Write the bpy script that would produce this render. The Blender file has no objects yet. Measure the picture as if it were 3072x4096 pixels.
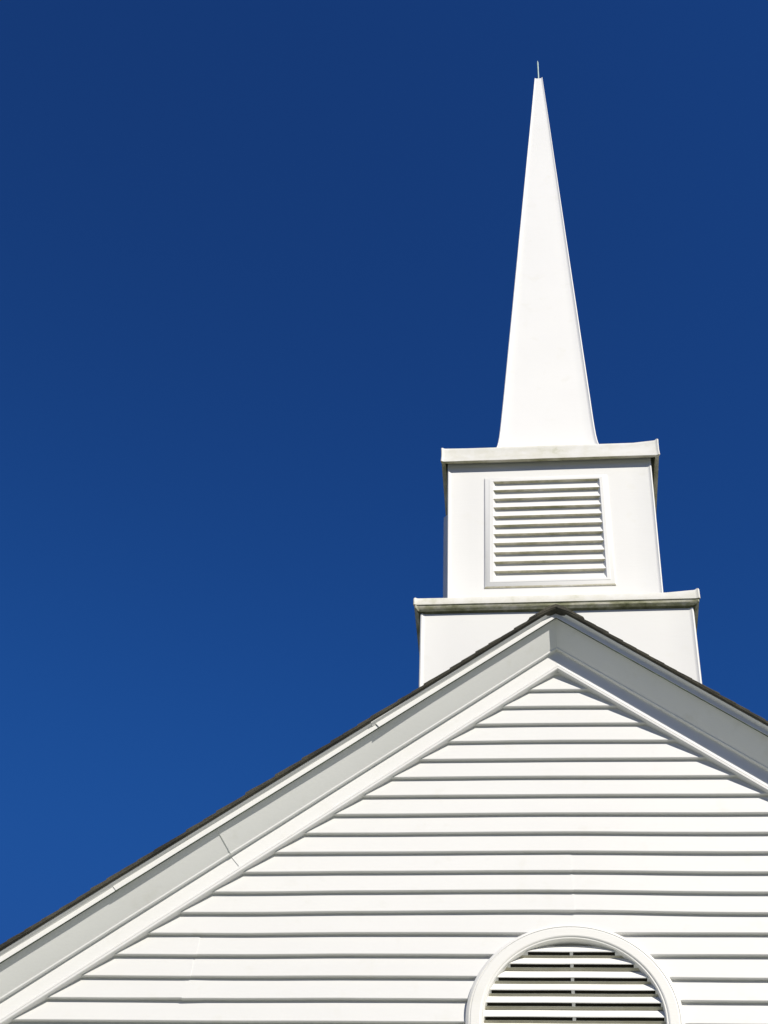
import bpy, bmesh, math, random
from mathutils import Vector, Matrix, noise
random.seed(7)
SC = bpy.context.scene
COL = SC.collection
# ------------------------------------------------------------------ scale and survey numbers
S = 0.593            # survey unit -> metres
EYE = 1.6            # eye height; survey heights are measured from the eye
X0 = 0.3267          # gable centre line, relative to the eye
M = 0.8058           # rise per run of the roof
Y = 10.0             # gable wall plane
def W(x, y, z): return Vector(((x) * S, y * S, z * S + EYE))

# ------------------------------------------------------------------ camera
PITCH, ROLL, YAW, F = 0.8133, 0.0677, 0.1217, 6261.8
cam = bpy.data.cameras.new("camera"); cam_o = bpy.data.objects.new("camera", cam); COL.objects.link(cam_o)
cam.sensor_fit = 'VERTICAL'; cam.sensor_height = 36.0; cam.sensor_width = 27.0
cam.lens = F / 4096 * 36.0
cam.clip_start = 0.05; cam.clip_end = 5000
fw = Vector((-math.sin(YAW) * math.cos(PITCH), math.cos(YAW) * math.cos(PITCH), math.sin(PITCH)))
rt = Vector((math.cos(YAW), math.sin(YAW), 0)); up = rt.cross(fw)
c, s = math.cos(ROLL), math.sin(ROLL)
r2 = rt * c + up * s; u2 = up * c - rt * s
cam_o.matrix_world = Matrix(((r2.x, u2.x, -fw.x, -X0 * S), (r2.y, u2.y, -fw.y, 0), (r2.z, u2.z, -fw.z, EYE), (0, 0, 0, 1)))
SC.camera = cam_o
SC.render.resolution_x = 768; SC.render.resolution_y = 1024

# ------------------------------------------------------------------ daylight
SUN_A, SUN_K = 0.68, 1.04
sun_dir = Vector((SUN_A, -1.0, SUN_K)).normalized()      # towards the sun
elev = math.asin(sun_dir.z); az = math.atan2(sun_dir.x, sun_dir.y)
world = bpy.data.worlds.new("World"); SC.world = world; world.use_nodes = True
nt = world.node_tree; nt.nodes.clear()
out = nt.nodes.new('ShaderNodeOutputWorld'); bg = nt.nodes.new('ShaderNodeBackground')
sky = nt.nodes.new('ShaderNodeTexSky'); sky.sky_type = 'NISHITA'; sky.sun_disc = False
sky.sun_elevation = elev; sky.sun_rotation = az
sky.altitude = 1500; sky.air_density = 1.0; sky.dust_density = 0.0; sky.ozone_density = 4.0
bg.inputs['Strength'].default_value = 0.1
# deep polarised blue: contrast of the clear sky raised for every ray alike
sp_ = nt.nodes.new('ShaderNodeSeparateColor'); ml = nt.nodes.new('ShaderNodeCombineColor')
nt.links.new(sky.outputs[0], sp_.inputs[0])
for k_, (pw, mu_, cap_, ds_) in enumerate(((1.2, .196, .80, .3), (2.0, .555, 1.18, .40), (2.0, .53, 2.40, .8))):
    c_ = nt.nodes.new('ShaderNodeMath'); c_.operation = 'SMOOTH_MIN'; c_.inputs[1].default_value = cap_; c_.inputs[2].default_value = ds_
    p_ = nt.nodes.new('ShaderNodeMath'); p_.operation = 'POWER'; p_.inputs[1].default_value = pw
    q_ = nt.nodes.new('ShaderNodeMath'); q_.operation = 'MULTIPLY'; q_.inputs[1].default_value = mu_
    nt.links.new(sp_.outputs[k_], c_.inputs[0]); nt.links.new(c_.outputs[0], p_.inputs[0]); nt.links.new(p_.outputs[0], q_.inputs[0]); nt.links.new(q_.outputs[0], ml.inputs[k_])
nt.links.new(ml.outputs[0], bg.inputs['Color']); nt.links.new(bg.outputs[0], out.inputs['Surface'])
sun = bpy.data.lights.new("sun", 'SUN'); sun.energy = 4.9; sun.angle = math.radians(0.55); sun.color = (1.0, 0.945, 0.835)
sun_o = bpy.data.objects.new("sun", sun); COL.objects.link(sun_o)
sun_o.rotation_euler = (-sun_dir).to_track_quat('-Z', 'Y').to_euler(); sun_o.location = (4, -8, 20)
vs = SC.view_settings; vs.view_transform = 'Standard'; vs.look = 'None'; vs.exposure = 0.10; vs.gamma = 1.0
vs.use_curve_mapping = False

# ------------------------------------------------------------------ materials
def base_mat(name, rough=0.5, spec=0.4):
    m = bpy.data.materials.new(name); m.use_nodes = True; n = m.node_tree.nodes
    b = n['Principled BSDF']; b.inputs['Roughness'].default_value = rough
    b.inputs['Specular IOR Level'].default_value = spec
    return m, m.node_tree, b
def nz(t, scale, detail=4, vec=None, stretch=None, rough=.55):
    n = t.nodes.new('ShaderNodeTexNoise'); n.inputs['Scale'].default_value = scale
    n.inputs['Detail'].default_value = detail; n.inputs['Roughness'].default_value = rough
    tc = t.nodes.new('ShaderNodeTexCoord'); src = tc.outputs['Object']
    if stretch:
        mp = t.nodes.new('ShaderNodeMapping'); mp.inputs['Scale'].default_value = stretch
        t.links.new(src, mp.inputs['Vector']); src = mp.outputs[0]
    t.links.new(src, n.inputs['Vector']); return n
def ramp(t, fac, stops):
    r = t.nodes.new('ShaderNodeValToRGB'); e = r.color_ramp.elements
    while len(e) < len(stops): e.new(0.5)
    for el, (p, c) in zip(e, stops): el.position = p; el.color = (*c, 1)
    t.links.new(fac, r.inputs[0]); return r
def bump(t, b, h, strength, dist):
    n = t.nodes.new('ShaderNodeBump'); n.inputs['Strength'].default_value = strength; n.inputs['Distance'].default_value = dist
    t.links.new(h, n.inputs['Height']); t.links.new(n.outputs[0], b.inputs['Normal'])
def mixc(t, fac, a, b_):
    m = t.nodes.new('ShaderNodeMix'); m.data_type = 'RGBA'
    t.links.new(fac, m.inputs[0])
    for k, v in ((6, a), (7, b_)):
        if isinstance(v, tuple): m.inputs[k].default_value = (*v, 1)
        else: t.links.new(v, m.inputs[k])
    return m.outputs[2]

def white(name, col, rough, soil=0.05, st=(1, 1, 1), bstr=.15, bsc=120, wav=0.0, dust=None):
    m, t, b = base_mat(name, rough)
    n1 = nz(t, 1.3, 5, stretch=st); n2 = nz(t, 9, 6, stretch=st)
    lo = tuple(v * (1 - soil) for v in col)
    r = ramp(t, n1.outputs[0], [(0.3, lo), (0.62, col)])
    lo2 = tuple(v * (1 - 1.6 * soil) for v in (col[0], col[1] * .995, col[2] * .97))
    r2_ = ramp(t, n2.outputs[0], [(0.60, (0, 0, 0)), (0.78, (1, 1, 1))])
    c_ = mixc(t, r2_.outputs[0], r.outputs[0], lo2)
    t.links.new(c_, b.inputs['Base Color'])
    n3 = nz(t, bsc, 3, stretch=(0.15, 1, 1) if st == (1, 1, 1) else st)
    if wav:
        n4 = nz(t, 2.2, 2); ad = t.nodes.new('ShaderNodeMath'); ad.operation = 'MULTIPLY_ADD'
        t.links.new(n4.outputs[0], ad.inputs[0]); ad.inputs[1].default_value = wav; t.links.new(n3.outputs[0], ad.inputs[2])
        bump(t, b, ad.outputs[0], bstr, 0.002)
    else: bump(t, b, n3.outputs[0], bstr, 0.002)
    return m
WHT = (0.80, 0.80, 0.785)
M_SIDE = white('siding_vinyl', (.735, .735, .725), .45, .03, wav=6)
M_TRIM = white('trim_coil', (0.80, 0.80, 0.79), .38, .035, wav=4)
M_SOFF = white('soffit_coil', (0.84, 0.85, 0.84), .42, .05, wav=4)
M_GEL = white('fibreglass', (0.80, 0.80, 0.785), .6, .03, wav=5, bsc=60)
M_VENT = white('vent_plastic', (0.82, 0.815, 0.79), .45, .02)

def stained(name, light, mid, dark, sc, st, lo=.38, hi=.66, fine=22):
    m, t, b = base_mat(name, .7, .25)
    n1 = nz(t, sc, 6, stretch=st, rough=.65); n2 = nz(t, fine, 5, stretch=(0.6, .6, 1), rough=.7)
    mx = t.nodes.new('ShaderNodeMath'); mx.operation = 'MULTIPLY_ADD'
    t.links.new(n2.outputs[0], mx.inputs[0]); mx.inputs[1].default_value = .45
    sb = t.nodes.new('ShaderNodeMath'); sb.operation = 'MULTIPLY_ADD'; t.links.new(n1.outputs[0], sb.inputs[0]); sb.inputs[1].default_value = .8; sb.inputs[2].default_value = -.12
    t.links.new(sb.outputs[0], mx.inputs[2])
    r = ramp(t, mx.outputs[0], [(lo, light), ((lo + hi) / 2, mid), (hi, dark)])
    t.links.new(r.outputs[0], b.inputs['Base Color']); bump(t, b, n2.outputs[0], .3, .003)
    return m
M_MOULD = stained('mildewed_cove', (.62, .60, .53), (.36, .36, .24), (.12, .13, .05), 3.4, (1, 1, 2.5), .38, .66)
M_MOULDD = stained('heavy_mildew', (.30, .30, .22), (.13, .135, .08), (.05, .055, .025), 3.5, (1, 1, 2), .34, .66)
M_VSLAT = stained('dark_slat_underside', (.56, .54, .45), (.46, .44, .34), (.34, .32, .22), 4.0, (.3, 1, 1), .3, .7)  # darker mottled tan for the vent blade undersides
M_MOULD2 = stained('stained_hem', (.60, .57, .48), (.42, .40, .28), (.20, .20, .10), 3.0, (1, 1, 2), .36, .68)
M_DARKIN = stained('shaded_recess', (.16, .16, .10), (.10, .10, .055), (.04, .045, .02), 4.0, (1, 1, 1), .36, .62)  # shade of the hollow soffit painted in as dark olive
M_CAP = stained('weathered_cap', (.79, .785, .76), (.70, .69, .62), (.42, .43, .28), 2.6, (1, 1, .35), .42, .80)
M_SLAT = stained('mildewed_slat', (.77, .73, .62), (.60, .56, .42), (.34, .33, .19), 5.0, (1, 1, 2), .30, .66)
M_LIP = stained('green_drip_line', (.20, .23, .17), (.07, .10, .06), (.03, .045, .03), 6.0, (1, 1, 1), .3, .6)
M_RUST = stained('worn_edge', (.74, .73, .66), (.60, .57, .44), (.42, .38, .24), 6.0, (1, 1, 1), .4, .7)
M_COP, t, b = base_mat('verdigris_metal', .45, .5)
n = nz(t, 30, 4); r = ramp(t, n.outputs[0], [(.35, (.44, .56, .52)), (.7, (.30, .42, .37))]); t.links.new(r.outputs[0], b.inputs['Base Color']); b.inputs['Metallic'].default_value = .15
M_SHIN, t, b = base_mat('asphalt_shingle', .92, .15)
n = nz(t, 260, 3, rough=.8); n2 = nz(t, 7, 4); 
r = ramp(t, n.outputs[0], [(.32, (.040, .040, .034)), (.55, (.082, .080, .068)), (.75, (.165, .16, .135))])
r_ = ramp(t, n2.outputs[0], [(.35, (.6, .6, .6)), (.65, (1.2, 1.15, 1.05))])
mm = t.nodes.new('ShaderNodeMix'); mm.data_type = 'RGBA'; mm.blend_type = 'MULTIPLY'; mm.inputs[0].default_value = 1
t.links.new(r.outputs[0], mm.inputs[6]); t.links.new(r_.outputs[0], mm.inputs[7]); t.links.new(mm.outputs[2], b.inputs['Base Color']); bump(t, b, n.outputs[0], .8, .004)
M_DARK, t, b = base_mat('attic_shade', .9, .1)  # near-black colour paints the attic's shade behind the vent slots
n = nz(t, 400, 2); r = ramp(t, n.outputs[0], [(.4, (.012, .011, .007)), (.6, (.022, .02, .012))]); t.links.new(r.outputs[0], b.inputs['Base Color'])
M_SEAM, t, b = base_mat('seam_gap', .9, .1)
n = nz(t, 90, 2); r = ramp(t, n.outputs[0], [(.4, (.20, .21, .20)), (.6, (.12, .13, .12))]); t.links.new(r.outputs[0], b.inputs['Base Color'])
M_GRND, t, b = base_mat('pale_gravel', .95, .1)
n = nz(t, 35, 6, rough=.7); n2 = nz(t, .6, 4)
r = ramp(t, n.outputs[0], [(.3, (.22, .235, .20)), (.7, (.37, .39, .34))]); r_ = ramp(t, n2.outputs[0], [(.3, (.85, .87, .82)), (.7, (1.1, 1.08, 1.05))])
mm = t.nodes.new('ShaderNodeMix'); mm.data_type = 'RGBA'; mm.blend_type = 'MULTIPLY'; mm.inputs[0].default_value = 1
t.links.new(r.outputs[0], mm.inputs[6]); t.links.new(r_.outputs[0], mm.inputs[7]); t.links.new(mm.outputs[2], b.inputs['Base Color']); bump(t, b, n.outputs[0], .6, .02)
M_CONC, t, b = base_mat('concrete', .9, .2)
n = nz(t, 20, 6); r = ramp(t, n.outputs[0], [(.3, (.25, .245, .23)), (.7, (.36, .35, .33))]); t.links.new(r.outputs[0], b.inputs['Base Color'])

# ------------------------------------------------------------------ mesh helpers
class MB:
    def __init__(s): s.v = []; s.f = []; s.m = []; s.mats = []
    def mi(s, m):
        if m not in s.mats: s.mats.append(m)
        return s.mats.index(m)
    def add(s, vs_, fs, mat):
        o = len(s.v); s.v += [Vector(q) for q in vs_]; k = s.mi(mat)
        for f in fs: s.f.append([i + o for i in f]); s.m.append(k)
    def quad(s, a, b, c, d, mat): s.add([a, b, c, d], [(0, 1, 2, 3)], mat)
    def grid(s, rows, mats, close=False):
        """rows: list of equal-length point lists; mats: material per column band"""
        n = len(rows[0]); o = len(s.v)
        for r in rows: s.v += [Vector(q) for q in r]
        kk = n if close else n - 1
        for i in range(len(rows) - 1):
            for j in range(kk):
                j2 = (j + 1) % n
                s.f.append([o + i * n + j, o + i * n + j2, o + (i + 1) * n + j2, o + (i + 1) * n + j])
                mt = mats[j] if isinstance(mats, (list, tuple)) else mats
                s.m.append(s.mi(mt))
    def poly(s, pts, mat): s.add(pts, [tuple(range(len(pts)))], mat)
    def build(s, name, parent=None, angle=32, fix=True, world=True):
        me = bpy.data.meshes.new(name)
        vv = [W(*p) for p in s.v] if world else s.v
        me.from_pydata([tuple(p) for p in vv], [], s.f)
        for m in s.mats: me.materials.append(m)
        me.polygons.foreach_set('material_index', s.m)
        me.polygons.foreach_set('use_smooth', [True] * len(s.f))
        if fix:
            bm = bmesh.new(); bm.from_mesh(me); bmesh.ops.remove_doubles(bm, verts=bm.verts, dist=1e-5)
            bmesh.ops.recalc_face_normals(bm, faces=bm.faces); bm.to_mesh(me); bm.free()
        me.set_sharp_from_angle(angle=math.radians(angle)); me.update()
        o = bpy.data.objects.new(name, me); COL.objects.link(o)
        if parent: o.parent = parent
        return o
def wob(x, seed, amp, f=1.0):
    return amp * (noise.noise(Vector((x * f + seed * 13.7, seed * 3.1, .3))) + .5 * noise.noise(Vector((x * f * 2.7 + seed * 5.1, seed, 4.3))))

# ------------------------------------------------------------------ the ground
g = MB(); R = 900
g.quad((-R, -R, -EYE / S), (R, -R, -EYE / S), (R, R, -EYE / S), (-R, R, -EYE / S), M_GRND)
go = g.build('ground', fix=False); go['kind'] = 'structure'
GZ = -EYE / S

# added ring of leaf clumps, outside the frame, to block the bright low sky
M_BLOCKER, t, b = base_mat('sky_blocker_leaf', .8, .2)
n = nz(t, 1.2, 5); r = ramp(t, n.outputs[0], [(.35, (.03, .045, .018)), (.65, (.07, .10, .035))]); t.links.new(r.outputs[0], b.inputs['Base Color'])
wd = MB(); rng = random.Random(3)
for k in range(3400):
    a_ = rng.uniform(0, 2 * math.pi); rr_ = rng.uniform(38, 52); hh = 11 + 2.5 * math.sin(a_ * 9) + 2 * math.sin(a_ * 23 + 1)
    z_ = rng.uniform(0, 1) ** .8 * hh; q_ = Vector((math.cos(a_) * rr_, math.sin(a_) * rr_ + 8, z_)); e_ = rng.uniform(1.0, 2.4)
    u_ = Vector((rng.uniform(-1, 1), rng.uniform(-1, 1), rng.uniform(-1, 1))).normalized(); v_ = u_.orthogonal().normalized(); w_ = u_.cross(v_)
    wd.add([q_ + u_ * e_, q_ + v_ * e_, q_ - u_ * e_ * .5 + w_ * e_ * .8, q_ - v_ * e_, q_ - w_ * e_], [(0, 1, 2), (0, 2, 3), (0, 3, 4), (0, 4, 1), (1, 4, 3, 2)], M_BLOCKER)
wo = wd.build('sky_blocker', fix=False, world=False); wo['kind'] = 'stuff'; wo['label'] = 'unseen ring of leaf clumps added to block the low sky'; wo['category'] = 'sky_blocker'

# ------------------------------------------------------------------ the church
church = bpy.data.objects.new('church', None); COL.objects.link(church); church.empty_display_size = .5
church['label'] = 'white clapboard church gable with dark shingled roof, arched louvred vent and tall white spire'
church['category'] = 'church'

ZSA, ZFZ, ZLIP, DS = 8.6913, 8.9216, 9.078, 0.215
ZL, EXP = 8.4577, 0.1755
XE = 7.4                       # half width of the gable (survey units)
LEN = 20.0
TH = 0.031
# measured sag of the courses: x stations and height offset
XS = (-2.406, -1.539, -0.117, 1.316)
DL = {12: -.004, 13: -.0044, 14: -.0044, 15: -.003, 16: -.0021, 17: .0}
DM = {7: -.004, 8: -.0039, 9: -.0011, 10: .0007, 11: .0068, 12: .0063}
DC = dict(enumerate([.0085, .0071, .0039, .0046, -.001, .0001, -.002, .0006, .0007, .0033, .0061, .0124, .0173]))
DR = {5: -.0064, 6: -.0068, 7: -.0068, 8: -.0102, 9: -.0087, 10: -.0096, 11: -.0063, 12: -.0033, 13: .0061, 14: .0058, 15: -.0024, 16: -.0012}
def delta(i, x):
    i = max(0, min(17, i))
    k = [DL.get(i, DL[12] if i < 12 else 0), DM.get(i, -.003 if i < 7 else .004), DC.get(i, .004), DR.get(i, -.006 if i < 5 else 0)]
    if x <= XS[0]: return k[0] * max(0, 1 - (XS[0] - x) * .3)
    if x >= XS[3]: return k[3] * max(0, 1 - (x - XS[3]) * .3)
    for j in range(3):
        if x <= XS[j + 1]:
            u = (x - XS[j]) / (XS[j + 1] - XS[j]); u = u * u * (3 - 2 * u)
            return k[j] * (1 - u) + k[j + 1] * u
def edge_x(z): return (ZSA + .03 - z) / M          # where the siding runs under the trim
def lapz(i, x): return ZL - i * EXP + delta(i, x) + wob(x, i, .0012, 1.5)

SEAMS = {10: [(.040, 1)], 11: [(.044, 1)], 12: [(.050, 1)], 14: [(-2.70, 1)], 15: [(-2.72, 1), (3.2, 1)], 16: [(-2.76, -1), (-1.64, 1)], 5: [(2.6, 1)], 13: [(2.3, 1)]}
wall = MB()
ncourse = int((ZL - GZ - .4) / EXP)
for i in range(-1, ncourse):
    zt = ZL - (i - 1) * EXP + .004
    xr = min(edge_x(ZL - i * EXP) + .02, XE - .02); xrt = min(max(edge_x(zt) + .02, .001), XE - .02)
    cuts = [-xr] + [q for q, _ in SEAMS.get(i, []) if abs(q) < xr] + [xr]
    sg = dict(SEAMS.get(i, []))
    for a, b_ in zip(cuts[:-1], cuts[1:]):
        n = max(3, int((b_ - a) / .16)); rows = []
        for k in range(n + 1):
            x = a + (b_ - a) * k / n
            lift = 0; drop = 0
            if b_ in sg:                                    # the piece that laps over at the joint
                w_ = math.exp(-(b_ - x) / .25); lift = .0030 * w_; drop = .004 * w_ if sg[b_] > 0 else 0
            if a in sg and sg[a] < 0:
                w_ = math.exp(-(x - a) / .12); lift = .0042 * w_; drop = .005 * w_
            zb = lapz(i, x) - drop; ztp = lapz(i - 1, x) + .010
            yw = wob(x, i + 40, .0010, 2.0)
            xt = max(-xrt, min(xrt, x)) if (x == -xr or x == xr) else x
            if abs(x) > xrt: ztp = min(ztp, ZSA + .03 - abs(x) * M + .02); ztp = max(ztp, zb + .02)
            fr = (ztp - zb) / EXP
            yt = Y + (TH - .001) * min(1, fr)
            rows.append([(x, yt - lift, ztp), (x, Y + .004 - lift + yw, zb + .030), (x, Y - lift + yw, zb + .0060), (x, Y + .0025 - lift + yw, zb + .0015), (x, Y + .006 - lift + yw, zb), (x, Y + TH + .012, zb)])
        wall.grid(rows, M_SIDE)
        wall.poly([rows[-1][j] for j in range(6)], M_SIDE); wall.poly([rows[0][j] for j in range(6)], M_SIDE)
# sheathing behind, corner boards
zb = ZL - (ncourse - 1) * EXP
zk = ZSA + .05 - XE * M
wall.poly([(-XE, Y + .05, GZ + .35), (XE, Y + .05, GZ + .35), (XE, Y + .05, zk), (0, Y + .05, ZSA + .1), (-XE, Y + .05, zk)], M_SIDE)
for sx in (-1, 1):
    for a, b_ in ((XE - .2, XE + .02),):
        x1, x2 = sx * a, sx * b_
        wall.grid([[(x1, Y + .03, z), (x1, Y - .02, z), (x2, Y - .02, z), (x2, Y + .2, z)] for z in (GZ + .34, zk - .02)], M_TRIM)
wall_o = wall.build('gable_wall', church)
def cut_vent(o, cx, cz, r, leg):
    """open the wall behind the arched vent"""
    bm = bmesh.new(); bm.from_mesh(o.data)
    c0 = W(cx, Y, cz); rr = r * S
    pl = [(Vector((math.cos(a), 0, math.sin(a))), rr) for a in [math.pi * k / 18 for k in range(19)]] + [(Vector((0, 0, -1)), leg * S)]
    def near(f): 
        c = f.calc_center_median() - c0; return -leg * S - .3 < c.z < rr + .3 and (abs(c.x) < rr + .3 or f.calc_area() > 1)
    for n_, d_ in pl:
        fs = [f for f in bm.faces if near(f)]
        ge = list({e for f in fs for e in f.edges}) + list({v for f in fs for v in f.verts}) + fs
        bmesh.ops.bisect_plane(bm, geom=ge, plane_co=c0 + n_ * d_, plane_no=n_)
    kill = [f for f in bm.faces if all((f.calc_center_median() - c0).dot(n_) < d_ for n_, d_ in pl)]
    bmesh.ops.delete(bm, geom=kill, context='FACES'); bm.to_mesh(o.data); bm.free()
    o.data.set_sharp_from_angle(angle=math.radians(32))
cut_vent(wall_o, .0075, 5.49, .748 * .93, 1.3)

# side walls with the same courses, rear wall, foundation
for sx in (-1, 1):
    sw = MB()
    for i in range(int((zk - GZ - .4) / EXP) + 1):
        z = zk - (i + 1) * EXP
        pr = [(XE + TH * .0, z + EXP + .01), (XE + TH, z + .008), (XE + TH - .004, z), (XE - .03, z)]
        sw.grid([[(sx * q[0], yy, q[1]) for q in pr] for yy in (Y + .2, Y + LEN - .25)], M_SIDE)
    sw.quad((sx * (XE - .02), Y + .1, GZ + .3), (sx * (XE - .02), Y + LEN - .3, GZ + .3), (sx * (XE - .02), Y + LEN - .3, zk + .1), (sx * (XE - .02), Y + .1, zk + .1), M_SIDE)
    sw.build('side_wall', church)
rw = MB(); yr = Y + LEN - .3
rw.poly([(-XE, yr, GZ + .3), (XE, yr, GZ + .3), (XE, yr, zk), (0, yr, ZSA + .1), (-XE, yr, zk)], M_SIDE)
rw.poly([(-XE, yr + .05, GZ + .3), (XE, yr + .05, GZ + .3), (XE, yr + .05, zk), (0, yr + .05, ZSA + .1), (-XE, yr + .05, zk)], M_SIDE)
rw.build('rear_wall', church)
fd = MB()
q = [(-XE - .03, Y + .03), (XE + .03, Y + .03), (XE + .03, yr + .1), (-XE - .03, yr + .1)]
fd.grid([[(x, y, z) for x, y in q] for z in (GZ - .2, GZ + .36)], M_CONC, close=True); fd.poly([(x, y, GZ + .36) for x, y in q], M_CONC)
fd.build('foundation', church)

# ------------------------------------------------------------------ rake parts: profiles run down both slopes, mitred at the ridge
XR = XE + .45
def pz(z, p): return z * (Y - p) / Y        # heights surveyed on the wall plane, carried forward by p
def rake(mb, side, prof, mats, x_a, x_b, lift_a=0., lift_b=0., amp=.003, seed=1, sq_a=True, sq_b=True, cap=True, ampy=0.0, freq=1.1, closed=False):
    n = max(2, int(abs(x_b - x_a) / .12)); rows = []
    v0 = prof[0][1]; kq = M / (1 + M * M)
    for k in range(n + 1):
        u = k / n; x = x_a + (x_b - x_a) * u
        ka = (1 if sq_a else 0) * max(0, 1 - u * n / 3.0); kb = (1 if sq_b else 0) * max(0, 1 - (1 - u) * n / 3.0)
        row = []
        w = wob(x, seed, amp, freq) * min(1, abs(x) / .5); wy = wob(x, seed + 7, ampy, freq)
        lf = lift_a * math.exp(-abs(x - x_a) / .35) + lift_b * math.exp(-abs(x - x_b) / .35)
        for (yy, vv) in prof:
            xx = x - (vv - v0) * kq * max(ka, kb) * (-1)
            row.append((side * xx, yy - lf + wy, vv - M * xx + w - lf * .6))
        rows.append(row)
    mb.grid(rows, mats, close=closed)
    if cap: mb.poly(rows[-1], mats[0] if isinstance(mats, (list, tuple)) else mats); mb.poly(rows[0], mats[0] if isinstance(mats, (list, tuple)) else mats)

PJ, PF = .032, .010
for side in (-1, 1):
    # frieze board
    fb = MB()
    zt, zbm = ZFZ + .02, ZSA
    prof = [(Y + .06, zt), (Y - PF, zt), (Y - PF, pz(ZSA + .045, PF)), (Y + .06, pz(ZSA + .045, PF))]
    if side < 0:
        rake(fb, side, prof, M_TRIM, 0, 2.572, amp=.0012, seed=21, sq_a=False, lift_b=.004)
        rake(fb, side, prof, M_TRIM, 2.5728, XR - .4, amp=.0012, seed=22)
    else:
        rake(fb, side, prof, M_TRIM, 0, 2.9, amp=.0012, seed=23, sq_a=False, lift_b=.004)
        rake(fb, side, prof, M_TRIM, 2.905, XR - .4, amp=.0012, seed=24)
    fb.build('frieze_board', church)
    # raised channel below it, into which the siding runs
    jt = MB(); a = pz(ZSA, PJ)
    prof = [(Y - PF + .004, a + .064), (Y - PF - .012, a + .062), (Y - PJ + .004, a + .052), (Y - PJ, a + .045), (Y - PJ + .0005, a + .032), (Y - PJ + .005, a + .0300), (Y - PJ - .001, a + .026), (Y - PJ - .001, a + .008), (Y - PJ + .004, a + .002), (Y - PJ + .012, a), (Y + .03, a)]
    rake(jt, side, prof, M_TRIM, 0, XR - .4, amp=.0015, seed=31 + side, sq_a=False)
    jt.build('siding_channel', church)
    # sloped soffit with a rolled inner edge
    so = MB(); PS = .045
    zi = pz(ZFZ, PS)
    A = (Y - DS + .015, ZLIP + .049)
    prof = [A, (Y - PS - .016, zi + .032), (Y - PS - .008, zi + .024), (Y - PS - .001, zi + .014), (Y - PS, zi + .006), (Y - PS + .003, zi + .001), (Y - PS + .008, zi), (Y + .01, zi + .004), (Y + .01, ZLIP + .06)]
    if side < 0:
        rake(so, side, prof, M_SOFF, 0, 2.660, amp=.0022, seed=41, sq_a=False, lift_b=.004, ampy=.002, freq=2.2)
        rake(so, side, prof, M_SOFF, 2.6612, XR - .1, amp=.0022, seed=42, ampy=.002, freq=2.2)
    else:
        rake(so, side, prof, M_SOFF, 0, 3.1, amp=.0018, seed=43, sq_a=False, lift_b=.004, ampy=.001)
        rake(so, side, prof, M_SOFF, 3.105, XR - .1, amp=.0018, seed=44, ampy=.001)
    so.build('soffit', church)
    # fascia
    fa = MB(); yf = Y - DS
    prof = [(yf + .017, ZLIP + .052), (yf + .017, ZLIP + .001), (yf + .002, ZLIP), (yf, ZLIP + .002), (yf, ZLIP + .085), (yf + .012, ZLIP + .085)]
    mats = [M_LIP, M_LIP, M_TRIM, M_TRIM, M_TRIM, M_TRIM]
    if side < 0:
        rake(fa, side, prof, mats, 0, 1.470, amp=.003, seed=51, sq_a=False, lift_b=.009, cap=False, ampy=.002)
        rake(fa, side, prof, mats, 1.464, 3.35, amp=.003, seed=52, cap=False, ampy=.002, lift_b=.003)
        rake(fa, side, prof, mats, 3.34, XR, amp=.003, seed=53, cap=False, ampy=.002)
    else:
        rake(fa, side, prof, mats, 0, XR, amp=.002, seed=54, sq_a=False, cap=False, ampy=.001)
    fa_o = fa.build('fascia', church)
    # rolled metal drip edge under the shingles
    de = MB(); zt = ZLIP + .063
    prof = [(yf + .004, zt - .016), (yf - .004, zt - .008), (yf - .014, zt - .001), (yf - .024, zt + .003), (yf - .030, zt + .006), (yf - .032, zt + .012), (yf - .030, zt + .016), (yf + .01, zt + .017)]
    xs_ = [0, 1.478, XR] if side < 0 else [0, 2.95, XR]
    for j in range(2):
        rake(de, side, prof, M_TRIM, xs_[j], xs_[j + 1] + (.02 if j == 0 else 0), amp=.0015, seed=61 + j + side, sq_a=(j > 0), lift_b=.005 if j == 0 else 0, cap=False, ampy=.0015)
    de.build('drip_edge', fa_o)

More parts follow.
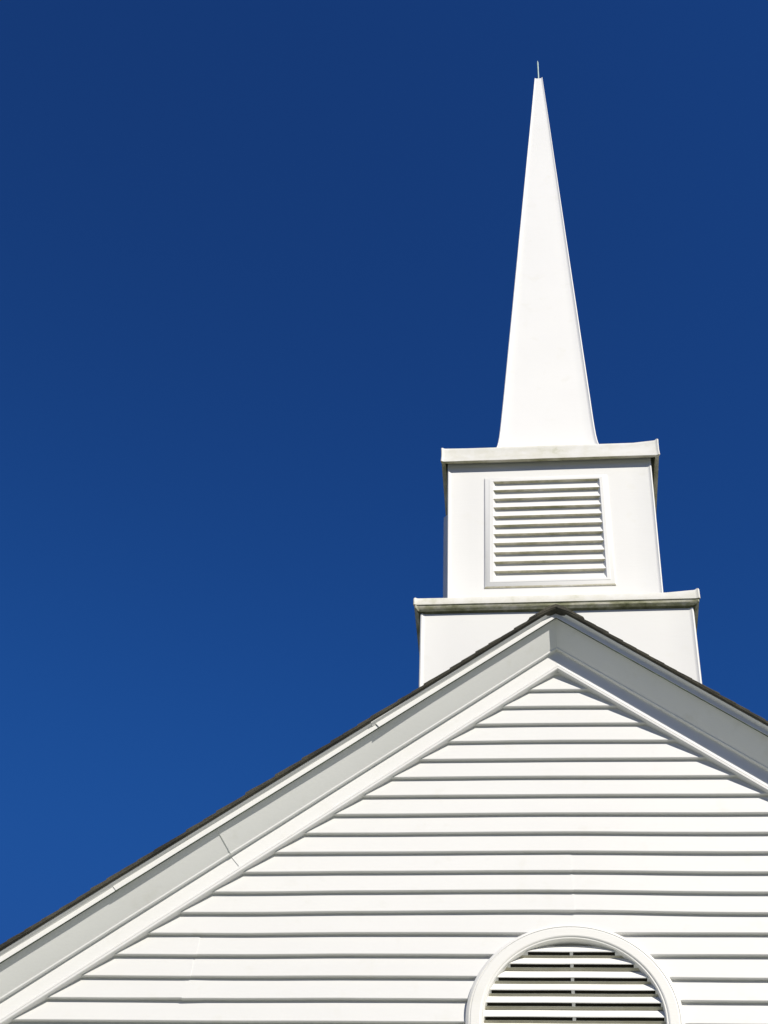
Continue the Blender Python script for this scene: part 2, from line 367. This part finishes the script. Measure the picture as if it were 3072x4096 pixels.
# ------------------------------------------------------------------ shingled roof
def fall(x): return M * math.sqrt(x * x + .0009)        # slope line, eased over the ridge
ZR = ZLIP + .080            # roof deck line on the ridge, top of the drip edge
for side in (-1, 1):
    rf = MB(); y0 = Y - DS - .057; y1 = Y + LEN - .1
    rng = random.Random(11 + side)
    # deck / starter course
    prof = [(y0 + .008, ZR - .002), (y0 + .002, ZR + .002), (y0, ZR + .020), (y1, ZR + .018), (y1, ZR - .04), (Y - .1, ZR - .04)]
    rows = []
    n = 90
    for k in range(n + 1):
        x = (XR + .06) * k / n
        rows.append([(side * x, yy + (wob(x, 71 + side, .003, 3) if yy < Y else 0), vv - fall(x)) for yy, vv in prof])
    rf.grid(rows, M_SHIN, close=True); rf.poly(rows[-1], M_SHIN)
    # courses, drawn from the eave up so each laps the one below
    x = XR + .09; st = .105
    while x > 0.02:
        x_up = max(0.0, x - st * 2.2 - .03)
        th = .021 + rng.uniform(-.003, .004)
        if rng.random() < .45: th += .008
        yj = y0 + rng.uniform(-.004, .006)
        nx = 5; top = []; 
        def surf(xx, h, yy): return (side * xx, yy, ZR + .016 + h - fall(xx))
        secs = []
        for k in range(nx + 1):
            u = k / nx; xx = x_up + (x - x_up) * u; h = th * (.25 + .75 * u) + rng.uniform(-.001, .0012)
            if k == nx: h = th
            secs.append((xx, h))
        rows = []
        for xx, h in secs:
            yy = yj + rng.uniform(-.0015, .0015)
            rows.append([surf(xx, -.004, yy + .003), surf(xx, h * .55, yy), surf(xx, h, yy + .004), surf(xx, h, y1)])
        rf.grid(rows, M_SHIN); rf.poly(rows[-1] + [surf(x, -.004, y1)], M_SHIN)
        x -= st * (1 + rng.uniform(-.12, .12))
    # ridge cap
    rows = []
    for yy in [y0 - .004 + .35 * k for k in range(int((y1 - y0) / .35))]:
        pts = [(0, ZR + .036 - fall(0)), (.05, ZR + .040 - fall(.05)), (.225, ZR + .043 - fall(.225)), (.235, ZR + .026 - fall(.235)), (.1, ZR + .010 - fall(.1)), (0, ZR + .004 - fall(0))]
        a_ = [(side * px, yy, pzz + .006) for px, pzz in pts]; b_ = [(side * px, yy + .40, pzz) for px, pzz in pts]
        rf.grid([a_, b_], M_SHIN, close=True); rf.poly(a_, M_SHIN)
    rf.build('roof', church, angle=25)

# ------------------------------------------------------------------ arched gable vent
CX, CZ, RO = .0075, 5.49, .748
LEG = 1.3
def arch(mb, prof, mats, n=72):
    rows = []
    path = [(1, -LEG, True)] + [(math.pi * k / n, 0, False) for k in range(n + 1)] + [(-1, -LEG, True)]
    for t_ in path:
        row = []
        for (r, yy) in prof:
            if t_[2]: row.append((CX + t_[0] * r, yy, CZ - LEG))
            else: row.append((CX + math.cos(t_[0]) * r, yy, CZ + math.sin(t_[0]) * r))
        rows.append(row)
    mb.grid(rows, mats)
YC = Y - .034
gv = MB()
prof = [(RO + .004, Y + .03), (RO + .003, Y - .012), (RO, Y - .018), (RO * .978, YC + .004), (RO * .968, YC + .001), (RO * .9625, YC + .0065), (RO * .958, YC + .0005), (RO * .95, YC - .0015),
        (RO * .872, YC - .0015), (RO * .862, YC + .001), (RO * .853, YC + .007), (RO * .847, YC + .007), (RO * .844, YC + .004), (RO * .838, YC + .006), (RO * .835, YC + .010), (RO * .832, YC + .03), (RO * .832, Y + .14)]
arch(gv, prof, M_VENT)
# sill closing the bottom
zs = CZ - LEG
gv.grid([[(x, Y + .02, zs + .04), (x, YC - .03, zs + .02), (x, YC - .03, zs - .06), (x, Y + .02, zs - .07)] for x in (CX - RO - .05, CX + RO + .05)], M_VENT)
gv_o = gv.build('gable_vent', church, angle=13)
RH = RO * .86
def chord(z, r=RH):
    d = z - CZ
    return r if d <= 0 else math.sqrt(max(r * r - d * d, 1e-4))
YB0, YB1 = YC + .022, YC + .055
UD, DR_ = .033, .036
bl = MB(); z = 6.022; STEP = .1003
backing = MB(); mu = bl
j = 0
while z > CZ - LEG - .05:
    zf = z + .004 * math.sin(j * 2.1)
    zt = zf + STEP + .004
    cb, ct = chord(zf), chord(min(zt, CZ + RH - .002))
    def rowx(yy, zz): 
        h = chord(min(zz, CZ + RH - .002)); return [(CX + h * (2 * k / 12 - 1), yy, zz + 0.0007 * math.sin(k * .9 + j)) for k in range(13)]
    prof = [(YB1 + .004, zt - DR_), (YB1, zt - DR_ - .004), (YB0 + .004, zf + .010), (YB0, zf + .003), (YB0 + .001, zf)] + [(YB0 + UD * u, zf - DR_ * u) for u in (.07,)] + [(YB0 + .008, zf + .010)]
    rr = [rowx(yy, zz) for yy, zz in prof]; bl.grid([list(q) for q in zip(*rr)], M_VENT)
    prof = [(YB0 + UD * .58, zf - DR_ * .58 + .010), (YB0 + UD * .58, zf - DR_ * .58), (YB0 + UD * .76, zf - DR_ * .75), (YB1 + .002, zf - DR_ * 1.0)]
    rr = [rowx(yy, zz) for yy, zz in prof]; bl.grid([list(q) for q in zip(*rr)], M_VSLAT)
    h = chord(zf)
    # closed ends of each slot, near-black sheet above it painted as attic shade
    def up_(u, x, dz): return (x, YB0 + UD * u, zf - DR_ * u + dz + 0.0007 * math.sin(((x - CX) / max(h, .05) * 6 + 6) * .9 + j) * .8)
    backing.quad(up_(.02, CX - h, .004), up_(.02, CX + h, .004), up_(.66, CX + h, .004), up_(.66, CX - h, .004), M_DARK)
    he = chord(zf, RO * .822)
    for sx in (-1, 1):
        xa, xb = CX + sx * he, CX + sx * (h + .01)
        bl.quad(up_(.08, xa, .0008), up_(.08, xb, .0008), up_(.575, xb, .0008), up_(.575, xa, .0008), M_VENT)
    w = .0115
    bl.grid([[up_(.05, CX - w, 0), up_(.05, CX + w, 0)], [up_(.575, CX - w, 0), up_(.575, CX + w, 0)]], M_VENT)
    bl.quad(up_(.05, CX - w, 0), up_(.05, CX - w, .004), up_(.575, CX - w, .004), up_(.575, CX - w, 0), M_VENT)
    bl.quad(up_(.05, CX + w, 0), up_(.05, CX + w, .004), up_(.575, CX + w, .004), up_(.575, CX + w, 0), M_VENT)
    z -= STEP; j += 1
bl.build('louvre_blades', gv_o, angle=35)
backing.poly([(CX + math.cos(math.pi * k / 24) * RH, Y + .10, CZ + math.sin(math.pi * k / 24) * RH) for k in range(25)] + [(CX - RH, Y + .10, CZ - LEG), (CX + RH, Y + .10, CZ - LEG)], M_DARK)
backing.build('shade_backing', gv_o)

# ------------------------------------------------------------------ steeple
TX, TY, ROT = .0501, 12.1, -.0114
cr, sr = math.cos(ROT), math.sin(ROT)
def T(x, y, z): return (TX + cr * x - sr * y, TY + sr * x + cr * y, z)
def ring(w, z, gd=.013, fl=.030, ch=.012, nseg=10, horn=None, cx=0, seed=None, amp=0.0):
    """square section with flared, slightly proud corners; returns points counter-clockwise from the front left corner"""
    pts = []
    base = [(-w, -w + ch, 1), (-w + ch * .3, -w + ch * .3, 1), (-w + ch, -w, 1), (-w + ch + fl * .30, -w + gd * .45, .6), (-w + ch + fl * .62, -w + gd * .85, .25), (-w + ch + fl, -w + gd, .08)]
    mid = []
    for k in range(1, nseg):
        u = k / nseg; xx = (-w + ch + fl) * (1 - u) + (w - ch - fl) * u
        mid.append((xx, -w + gd, 0))
    end = [(-x, y, h) for x, y, h in reversed(base[2:])]
    side = base + mid + end
    for q in range(4):
        ca, sa = math.cos(q * math.pi / 2), math.sin(q * math.pi / 2)
        for idx, (x, y, h) in enumerate(side):
            xx, yy = ca * x - sa * y, sa * x + ca * y
            hz = 0
            if horn:
                right = xx > 0
                near = max(0.0, 1 - (w - abs(x)) / horn[2])
                hz = (horn[1] if right else horn[0]) * near
            dz = wob(xx * .9 + q * 3, seed, amp, 1.2) if seed else 0
            pts.append(T(xx + cx, yy, z + hz + dz))
    return pts
def shift(rings, dx): return [[(p[0] + dx, p[1], p[2]) for p in r] for r in rings]
def loft(mb, rings, mats, cap=True):
    for i in range(len(rings) - 1):
        mb.grid([rings[i], rings[i + 1]], mats[i] if isinstance(mats, list) else mats, close=True)

# base stage
sb = MB()
def wl(z): return 1.2536 + (z - 8.2) / 1.4 * .0181
def wu(z): return 1.0329 + (z - 9.7) / 2.1 * .0268
zz = [7.3, 8.2, 8.8, 9.4, 9.9, 10.13]
loft(sb, [ring(wl(q), q, gd=.011, fl=.032, ch=.016) for q in zz], M_GEL)
sb_o = sb.build('steeple_base', church)
# lower cornice: fascia band with cove under it
co = MB(); w = 1.3424; zt, zb = 10.2818, 10.1907; hn = (.003, .038, .12)
rs = [ring(wl(10.1) - .012, 10.120, seed=91, amp=.002), ring(wl(10.1) + .004, 10.128, seed=91, amp=.003), ring(wl(10.1) + .028, 10.138, gd=.012, seed=91, amp=.004), ring(wl(10.1) + .052, 10.158, gd=.01, seed=92, amp=.003), ring(w - .008, zb - .002, gd=.008, seed=93, amp=.003), ring(w, zb, gd=.008, seed=93, amp=.003), ring(w + .001, zb + .008, gd=.008, seed=93, amp=.003),
      ring(w + .001, zt - .014, gd=.012, horn=hn, seed=94, amp=.002), ring(w - .004, zt - .003, gd=.012, horn=hn, seed=94, amp=.002), ring(w - .014, zt, gd=.012, horn=hn, seed=94, amp=.002), ring(w - .10, zt + .002), ring(wu(10.2) - .1, zt + .006)]
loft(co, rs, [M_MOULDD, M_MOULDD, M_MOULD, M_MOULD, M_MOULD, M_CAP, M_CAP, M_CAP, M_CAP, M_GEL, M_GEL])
co.build('cornice', sb_o, angle=38)
# belfry
be = MB()
zz = [10.27, 10.8, 11.3, 11.8, 12.2, 12.52]
loft(be, [ring(wu(q), q) for q in zz], M_GEL)
be_o = be.build('belfry', church)
co = MB(); w = 1.151; zt, zb = 12.6614, 12.4479; hn = (.010, .044, .11)
wi = w - .052
rs = [ring(wu(12.4) - .03, 12.505), ring(wi - .004, 12.500, gd=.008), ring(wi, zb + .014, gd=.008, seed=95, amp=.003), ring(wi + .006, zb + .008, gd=.008, seed=95, amp=.004), ring(w - .014, zb - .002, gd=.008, seed=95, amp=.003), ring(w - .002, zb + .002, gd=.009, seed=96, amp=.003), ring(w, zb + .014, gd=.010, seed=96, amp=.003),
      ring(w - .004, zb + .09, gd=.012), ring(w - .002, zt - .04, gd=.012, horn=hn), ring(w, zt - .012, gd=.012, horn=hn, seed=97, amp=.002), ring(w - .004, zt - .003, gd=.012, horn=hn, seed=97, amp=.002), ring(w - .014, zt, gd=.012, horn=hn, seed=97, amp=.002), ring(w - .10, zt + .002), ring(.45, zt + .006)]
rs = rs[:2] + shift(rs[2:-1], .011) + rs[-1:]
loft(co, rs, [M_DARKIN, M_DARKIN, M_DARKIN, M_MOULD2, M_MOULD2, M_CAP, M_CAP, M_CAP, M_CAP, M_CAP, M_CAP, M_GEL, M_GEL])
co.build('cornice', be_o, angle=38)

# louvred panels on the four faces
def louvre(q):
    mb = MB(); fy = -(wu(11.4) - .017)
    ca, sa = math.cos(q * math.pi / 2), math.sin(q * math.pi / 2)
    tlt = (wu(12) - wu(11)) / 1.0
    def L(x, d, z):                     # d = distance out from the face
        y = fy - d - (z - 11.4) * tlt
        return T(ca * x - sa * y, sa * x + ca * y, z)
    xl, xr, zb_, zt_ = -.678, .600, 10.672, 12.252
    P_, bw = (.088 if q == 3 else .037), .052
    lo = [(xl, zb_), (xr, zb_), (xr, zt_), (xl, zt_)]
    def rect(i, dz=0): return [(xl + i, zb_ + i), (xr - i, zb_ + i), (xr - i, zt_ - i), (xl + i, zt_ - i)]
    r0 = [L(x, -.01, z) for x, z in rect(0)]; r1 = [L(x, .012, z) for x, z in rect(0)]; r1b = [L(x, .020, z) for x, z in rect(.012)]
    r2_ = [L(x, P_ - .006, z) for x, z in rect(bw - .008)]; r3 = [L(x, P_, z) for x, z in rect(bw)]
    mb.grid([r0, r1, r1b], [M_RUST, M_GEL, M_GEL, M_GEL], close=True)
    mb.grid([r1b, r2_, r3], M_GEL, close=True)
    # opening: the slats are cut into the raised field
    xa, xb, za, zc = xl + .090, xr - .084, 10.74, 12.172
    za = zc - 11 * .1296
    inn = [(xa, za), (xb, za), (xb, zc), (xa, zc)]
    r4 = [L(x, P_, z) for x, z in inn]
    mb.grid([r3, r4], M_GEL, close=True)
    st = (zc - za) / 11
    D = .047
    n = 26
    for k in range(11):
        zt2 = zc - k * st; zb2 = zt2 - st
        ru, rd, rf_ = [], [], []
        rng = random.Random(k + q * 31)
        for i in range(n + 1):
            u = i / n; x = xa + (xb - xa) * u
            e = wob(x * 2, 100 + k, .0016, 2)
            ru.append(L(x, P_ - .001, zt2 + e)); 
            def X_(dd): return x + (.5 - u) * 2 * .034 * dd
            rd.append((L(X_(.35), P_ - D * .35, zt2 - .001 + e), L(X_(.8), P_ - D * .8, zt2 - .004), L(X_(1), P_ - D, zt2 - .012), L(X_(.06), P_ - .004, zb2 + .006), L(x, P_ - .001, zb2 + wob(x * 2, 101 + k, .0016, 2))))
        cols = [ru] + [[r_[a] for r_ in rd] for a in range(5)]
        rows = [list(t2) for t2 in zip(*cols)]
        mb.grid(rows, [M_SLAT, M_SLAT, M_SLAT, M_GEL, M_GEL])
        for i in (0, n): mb.poly([cols[a][i] for a in range(6)], M_GEL)
    o = mb.build('louvre_panel', be_o, angle=30)
    return o
for q in range(4): louvre(q)

# spire
sp = MB(); XT = .1361; Z0, Z1 = 12.6614 + .15, 22.7505
rs = []
straight = lambda z: .5783 + (.0612 - .5783) * (z - 12.8114) / (Z1 - 12.8114)
base = [(z, straight(z) + .030 * math.exp(-(z - 13.26) / .13)) for z in (12.98, 13.05, 13.12, 13.18, 13.24, 13.30, 13.36, 13.43, 13.52, 13.65, 13.85)]
base = [(12.64, .90), (12.72, .86)] + base
for z, w in base: rs.append(ring(w, z, gd=.016, fl=.036, ch=.012, cx=XT * max(0, (z - Z0)) / (Z1 - Z0)))
for k in range(1, 21):
    u = k / 20; z = 13.85 + (Z1 - 13.85) * u; w = straight(z)
    sc_ = min(1, .45 + (1 - u) * .75)
    rs.append(ring(w, z, gd=.016 * sc_, fl=.036 * sc_, ch=.012 * sc_, cx=XT * (z - Z0) / (Z1 - Z0) + wob(z, 77, .0022, .5), horn=(.004, .022, .03) if k == 20 else None))
loft(sp, rs, M_GEL)
sp.poly(ring(.054, Z1 - .03, gd=.006, fl=.014, ch=.004, cx=XT), M_GEL)
sp_o = sp.build('spire', church, angle=28)
fn = MB(); rows = []
for z, r in ((Z1 - .2, .0125), (23.36, .0125), (23.38, .0115), (23.4468, .0005)):
    rows.append([T(XT + r * math.cos(a * math.pi / 6), r * math.sin(a * math.pi / 6), z) for a in range(12)])
fn.grid(rows, M_COP, close=True)
fn.build('finial', sp_o)
